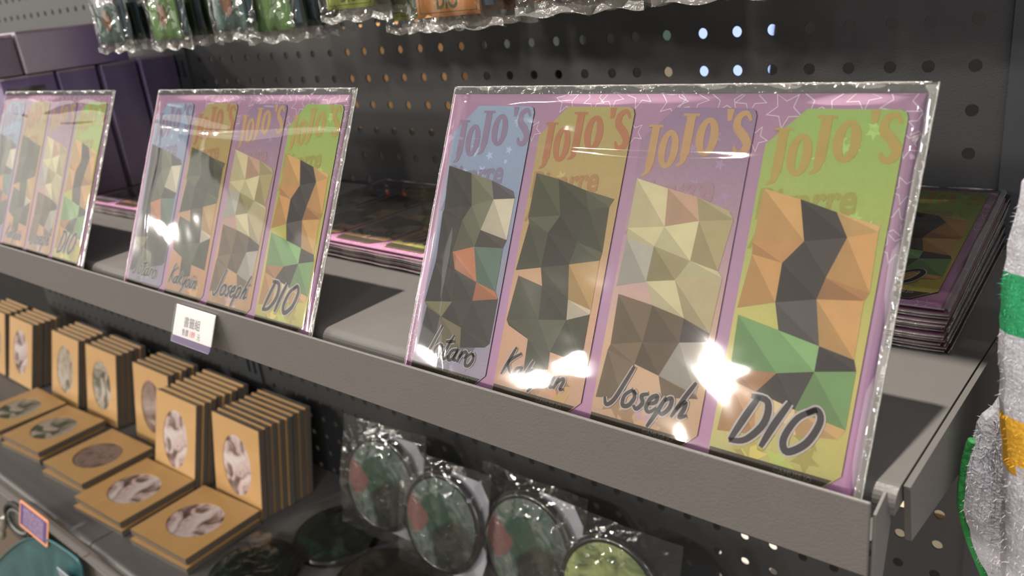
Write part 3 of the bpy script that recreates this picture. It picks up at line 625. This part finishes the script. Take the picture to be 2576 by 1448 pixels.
def bag(label, x, y, z, w_, cm, word, seed, wi=None, cy0=8, ch=34, second=None):
    h = 110.; t = thing('hanging_bag', label, 'bag', (x, y, z), (0, 0, math.radians(random.Random(seed).uniform(-3, 3))), 'clear bags hanging along the top of the pegboard')
    rn = random.Random(seed); ph = [rn.uniform(0, 6) for _ in range(6)]
    def sh(sg):
        def fn(u, v):
            xx, zz = -w_/2+w_*u, h*v; e = max(0, min(1, u*6, (1-u)*6, v*8)); 
            return (xx, sg*(.4+3.6*e)+.9*math.sin(9*u+ph[0]+5*v)*math.sin(11*v+ph[1])+.5*math.sin(25*u+ph[2]), zz+(1.2*math.sin(17*u+ph[3])+.8*math.sin(40*u+ph[4]) if v < .01 else 0))
        return fn
    mb = MB(); mb.grid(sh(-1), 20, 24, M_bag); mb.grid(sh(1), 12, 12, M_bag); b = mb.build('film', t, smooth=True)
    mb = MB(); mb.grid(lambda u, v: (-w_/2+w_*u, -.6*math.sin(20*u+ph[5])-1, 4.5*v+1.2*math.sin(17*u+ph[3])), 24, 2, M_edge); mb.build('bottom_seal', b, smooth=True)
    mb = MB(); tick(mb, -w_*.36, w_*.30, cy0, cy0+ch, 0, cm, word, GINK, 12.5); mb.build('acrylic_charm', t)
    if second:
        mb = MB(); P = ellipse(-2, cy0+ch*.62, 7, 9, 20); mb.add([(a, -2.4, b_) for a, b_ in P], [tuple(range(20))[::-1]], ABS); mb.build('round_charm', t)
    mb = MB(); mb.box(w_*.16, w_*.40, 1.2, 2.2, cy0+4, 90, wi or BLUE); mb.build('insert_card', t)
    return t
HOOK = mat('grey_hook_wire', (120, 118, 112), .3, .8)
SPOTS = [(-640, -178, 25, 62, TEAL, '', True, 'teal charm bag hanging leftmost, in front of the purple box', 3), (-560, -170, 24, 66, GREN, '', True, 'green charm bag hanging second from the left', 6), (-472, -165, 27, 58, TEAL, '', True, 'teal and tan charm bag beside the big green ticket bag', 4), (-430, -158, 23, 74, GREN, '', False, 'green ticket charm bag in the middle of the hanging row', 4), (-338, -160, 33, 72, LIME, 'DIO', False, 'lime ticket charm bag lettered DIO, hanging higher', 4), (-296, -140, 22, 72, LIME, 'DIO', False, 'lime ticket charm bag lettered DIO, hanging lower behind the orange one', 3), (-252, -158, 23, 80, ORNG, 'DIO', False, 'orange ticket charm bag lettered DIO', 4), (-160, -160, 27, 80, ORNG, 'DIO', False, 'orange ticket charm bag cut off by the top edge', 3), (-75, -158, 27.5, 84, BLUE, '', False, 'rightmost hanging bag at the top edge', 3)]
for i, (x, y, z, w_, cm, word, sec, lab, n) in enumerate(SPOTS):
    for k in range(n):
        l2 = lab if k == 0 else 'clear charm bag hung %s on the %s hook from the left' % (ORD[k], ORD[i] if i else 'first')
        bag(l2, x+k*1.2, y+k*13, z+(k % 2)*1.5, w_, cm, word, i*10+k, cy0=8, ch=(34 if word else 30), second=sec)
    t = thing('peg_hook', 'grey wire peg hook holding charm bags, %s from the left' % (ORD[i] if i else 'first'), 'hook', (x, 0, z+104), (0, 0, 0), 'wire peg hooks above the shelf')
    mb = MB(); mb.tube([(0, 2, 0), (0, y-14, 0), (0, y-20, 5)], 1.6, HOOK, 8); mb.build('arm', t, smooth=True)
    mb = MB(); mb.box(-10, 10, -2.0, -.2, -6, 6, HOOK); mb.build('back_plate', t, bevel=.5)

# ------------------------------------------------------------------ fleece towel at the right
t = thing('fleece_towel', 'fluffy pale grey towel with green and yellow patches hanging at the right edge', 'towel', (100, -190, -330))
FLG = mat('pale_fleece', (188, 187, 195), .95, var=.08, scale=120, bump=.5, bscale=700); FGRN = mat('green_fleece', (48, 152, 100), .95, var=.15, scale=120, bump=.5, bscale=700); FYEL = mat('yellow_fleece', (214, 162, 48), .95, var=.12, scale=120, bump=.5, bscale=700); FPIP = mat('green_piping', (40, 130, 62), .7, var=.1, bump=.6, bscale=300)
def towel_panel(prof, y0, depth, xr, zlo, zhi, colour, seed, nz=90, nx=40):
    """a hanging fold: outline x(z) on the left, running to xr on the right; rounded front"""
    rn = random.Random(seed); mb = MB()
    def xl(z):
        P = prof
        for (za, xa), (zb, xb) in zip(P, P[1:]):
            if za >= z >= zb:
                q = (za-z)/(za-zb); q = q*q*(3-2*q); return xa+(xb-xa)*q
        return P[-1][1] if z < P[-1][0] else P[0][1]
    vs = []; fs = []
    for j in range(nz+1):
        z = zhi+(zlo-zhi)*j/nz; a = xl(z)
        for i in range(nx+1):
            u = i/nx; x = a+(xr-a)*u; bulge = math.sqrt(max(0, 1-(1-min(1, u*4))**2))
            y = y0-depth*bulge-3*math.sin(u*7+z*.03)*bulge+rn.uniform(-.25, .25)
            vs.append((x+rn.uniform(-.3, .3), y, z))
    k = len(vs)
    for j in range(nz+1):
        for i in range(nx+1):
            x, y, z = vs[j*(nx+1)+i]; vs.append((x, y0+depth*.2*math.sin(i/nx*3.14), z))
    for j in range(nz):
        for i in range(nx):
            a = j*(nx+1)+i; f = (a, a+nx+1, a+nx+2, a+1); c = [sum(vs[q][d] for q in f)/4 for d in range(3)]
            mb.add([vs[q] for q in f], [(0, 1, 2, 3)], colour(*c))
            f = (k+a, k+a+1, k+a+nx+2, k+a+nx+1); mb.add([vs[q] for q in f], [(0, 1, 2, 3)], colour(*c))
    return mb, vs[:k], fs
FIB = {}
def fibres(mb, colour, seed, count, length):
    rn = random.Random(seed); faces = [f for f in mb.f]; out = MB(); 
    for _ in range(count):
        f = faces[rn.randrange(len(faces))]; P = [mb.v[q] for q in f]; a, b = rn.random(), rn.random()
        p = [P[0][d]+(P[3][d]-P[0][d])*a+(P[1][d]-P[0][d])*b for d in range(3)]; A = Vector(P[1])-Vector(P[0]); B = Vector(P[3])-Vector(P[0]); nrm = A.cross(B)
        if nrm.length < 1e-9: continue
        nrm.normalize(); 
        if nrm.y > 0.2: continue
        d = (nrm+Vector((rn.uniform(-.9, .9), rn.uniform(-.9, .9), rn.uniform(-1.2, .5)))).normalized()*length*rn.uniform(.5, 1); s_ = d.cross(Vector((rn.uniform(-1, 1), rn.uniform(-1, 1), rn.uniform(-1, 1)))).normalized()*.16
        v0 = Vector(p); out.add([v0-s_, v0+s_, v0+d], [(0, 1, 2)], colour(*p))
    return out
def off(mb): mb.v = [(x-100, y+190, z+330) for x, y, z in mb.v]; return mb
def c_front(x, y, z):
    if -87 < z+ (x-56)*.10 < -65 and x < 78: return FGRN
    if (x-66)**2/ (17**2)+(z+127)**2/(11**2) < 1: return FYEL
    return FLG
def c_back(x, y, z): return FLG
mb, _, _ = towel_panel([(-20, 66), (-36, 59), (-58, 57), (-67, 56.3), (-91, 57), (-111, 59), (-145, 63), (-200, 66), (-420, 70)], -222, 11, 175, -420, -20, c_front, 3)
fb = fibres(mb, c_front, 8, 26000, 2.4); front = off(mb).build('front_fold', t, smooth=True); p = off(fb).build('fleece_pile', front); p['kind'] = 'stuff'
mb, _, _ = towel_panel([(-112, 62), (-125, 55), (-138, 48.5), (-161, 45.4), (-177, 45.4), (-191, 49.4), (-210, 57.4), (-420, 140)], -199, 8, 120, -420, -112, c_back, 5, 70, 26)
fb = fibres(mb, c_back, 9, 12000, 2.4); back = off(mb).build('back_fold', t, smooth=True); p = off(fb).build('fleece_pile', back); p['kind'] = 'stuff'
mb = MB(); mb.tube(catmull([(48.4, -201, -146), (47.6, -201, -150), (46.6, -201, -160), (46.4, -201, -176), (50.2, -201, -191), (58.2, -201, -210), (71, -201, -240), (96, -201, -300)], 6), 2.2, FPIP, 8); off(mb).build('green_piping', t, smooth=True)

# ------------------------------------------------------------------ goods hung on the lower left rail
t = thing('teal_cloth_bag', 'soft teal cloth bag hanging at the bottom left corner', 'bag', (-1000, -284.5, -640))
TC = mat('teal_satin', (36, 88, 92), .42, var=.2, scale=14, bump=.4, bscale=40)
OUT = catmull([(-1426, -823), (-1184, -666), (-1060, -590), (-973, -546), (-912, -526), (-868, -520), (-830, -520), (-829, -545), (-870, -600), (-930, -760)], 6)
mb = MB(); rn = random.Random(2); base = -860
def cloth(u, v):
    i = u*(len(OUT)-1); a = OUT[int(i)]; b = OUT[min(len(OUT)-1, int(i)+1)]; q = i-int(i); x = a[0]+(b[0]-a[0])*q; z = a[1]+(b[1]-a[1])*q
    cx, cz = -1080, -800; e = math.sqrt(max(0, 1-(1-v)**2))
    return (x+(cx-x)*v+1000, -2-7*e-2.5*math.sin(u*23+v*3)*e-1.5*math.sin(u*51-v*7)*e, z+(cz-z)*v+640)
mb.grid(cloth, 60, 14, TC); mb.build('cloth_body', t, smooth=True)
mb = MB(); mb.tube([(p[0]+1000, -3, p[1]+640) for p in OUT], 1.6, TC, 8); mb.build('hem', t, smooth=True)
mb = MB(); mb.box(120, 152, -13.5, -12, 72, 96, mat('clear_grey_tag', (150, 160, 172), .2, coat=.6)); mb.build('shiny_tag', t, bevel=2)
t = thing('black_strap', 'black cord loop with a silver clasp hanging beside the purple label', 'strap', (-1046, -281.5, -553))
mb = MB(); mb.tube([(50*math.cos(a), 0, 28*math.sin(a)+.3*50*math.cos(a)) for a in [2*math.pi*k/32 for k in range(32)]], 3.4, mat('black_cord', (24, 24, 24), .6), 8, True); mb.build('cord_loop', t, smooth=True)
mb = MB(); mb.tube([(38*math.cos(a), -1, 19*math.sin(a)+.3*38*math.cos(a)) for a in [2*math.pi*k/32 for k in range(32)]], 2, mat('grey_rubber_ring', (110, 112, 108), .5), 8, True); mb.build('inner_ring', t, smooth=True)
mb = MB(); mb.tube(catmull([(-58, -2, -14), (-76, -2, -34), (-92, -2, -50), (-108, -2, -66)], 5), [3.5]*4+[5]*4+[3.5]*4+[5]*4, mat('silver_clasp_metal', (190, 188, 180), .25, .7), 8); mb.build('silver_clasp', t, smooth=True)

# ------------------------------------------------------------------ what shows through the pegboard holes
mb = MB(); mb.box(-6000, 3000, 620, 630, -1299, 900, mat('dark_far_partition', (30, 30, 30), .9)); tag(mb.build('wall_far'), 'dark partition behind the pegboard', 'wall', kind='structure')
def behind(name, label, cat, x0, x1, z0, z1, y0, y1, m, band=None):
    t = thing(name, label, cat, ((x0+x1)/2, (y0+y1)/2, z0)); a, b, h = (x1-x0)/2, (y1-y0)/2, z1-z0
    mb = MB(); mb.box(-a, a, -b, b, 0, h, m); mb.build('body', t, bevel=2)
    if band: mb = MB(); mb.box(-a-.3, a+.3, -b-.6, -b+1, h*band[0], h*band[1], band[2]); mb.build('stripe', t)
    return t
t = thing('lit_screen', 'blue-white lit screen seen through the upper pegboard holes', 'screen', (-288, 255, -110))
mb = MB(); mb.add([(-42, 0, 0), (40, 0, 0), (56, 0, 130), (-42, 0, 130), (-42, 6, 0), (40, 6, 0), (56, 6, 130), (-42, 6, 130)], [(0, 1, 2, 3), (4, 7, 6, 5), (0, 4, 5, 1), (3, 2, 6, 7), (1, 5, 6, 2), (0, 3, 7, 4)], mat('blue_white_screen', (200, 215, 255), .4, emit=((170, 195, 255), 1.0))); mb.build('panel', t)
TANB = mat('tan_carton', (206, 160, 112), .7, emit=None); CREM = mat('cream_carton', (222, 208, 184), .7); SEA = mat('sea_green_box', (120, 150, 146), .6); DK = mat('black_label_box', (22, 22, 22), .5)
behind('carton', 'tan carton glimpsed through the left pegboard holes', 'box', -870, -662, -130, 10, 240, 300, TANB, (.62, .70, mat('orange_red_band', (200, 84, 40), .6)))
behind('carton', 'cream carton glimpsed through pegboard holes beside the lit screen', 'box', -366, -334, -110, -38, 240, 290, CREM)
behind('carton', 'sea green box glimpsed beside the lit screen', 'box', -366, -334, -37, 30, 240, 290, SEA)
behind('carton', 'grey green box glimpsed through the middle pegboard holes', 'box', -590, -480, -42, 20, 240, 290, mat('grey_green_box', (120, 130, 126), .6))
t = behind('carton', 'black numbered box glimpsed through the middle pegboard holes', 'box', -590, -505, -110, -44, 240, 290, DK)
mb = MB(); q = MB(); text_mesh(q, '1', 17, 48, 9, 0, M_white); text_mesh(q, '52', -27+42.5, 48, 9, 0, M_white); q = MB(); text_mesh(q, '1', -20.5, 50, 8, 0, M_white); text_mesh(q, '52', 15, 50, 8, 0, M_white)
mb.add([(a, -25.4, b) for a, b, c in q.v], q.f, M_white); mb.build('number_print', t)
for k, (x0, x1, z0, z1) in enumerate(((-80, -40, -470, -440), (-80, -40, -512, -478), (-112, -40, -560, -520))):
    behind('carton', 'cream %s box glimpsed through the lower right pegboard holes' % ('upper', 'middle', 'lower')[k], 'box', x0, x1, z0, z1, 240, 290, CREM, (.42, .58, mat('brown_band', (120, 96, 66), .6)))
behind('carton', 'white box glimpsed through the lower pegboard holes left of the bracket', 'box', -300, -236, -680, -640, 240, 290, mat('white_carton', (232, 226, 220), .6))
lamp('back_aisle_lamp', (-.45, .75, .75), 5, .05, (1, .9, .78))
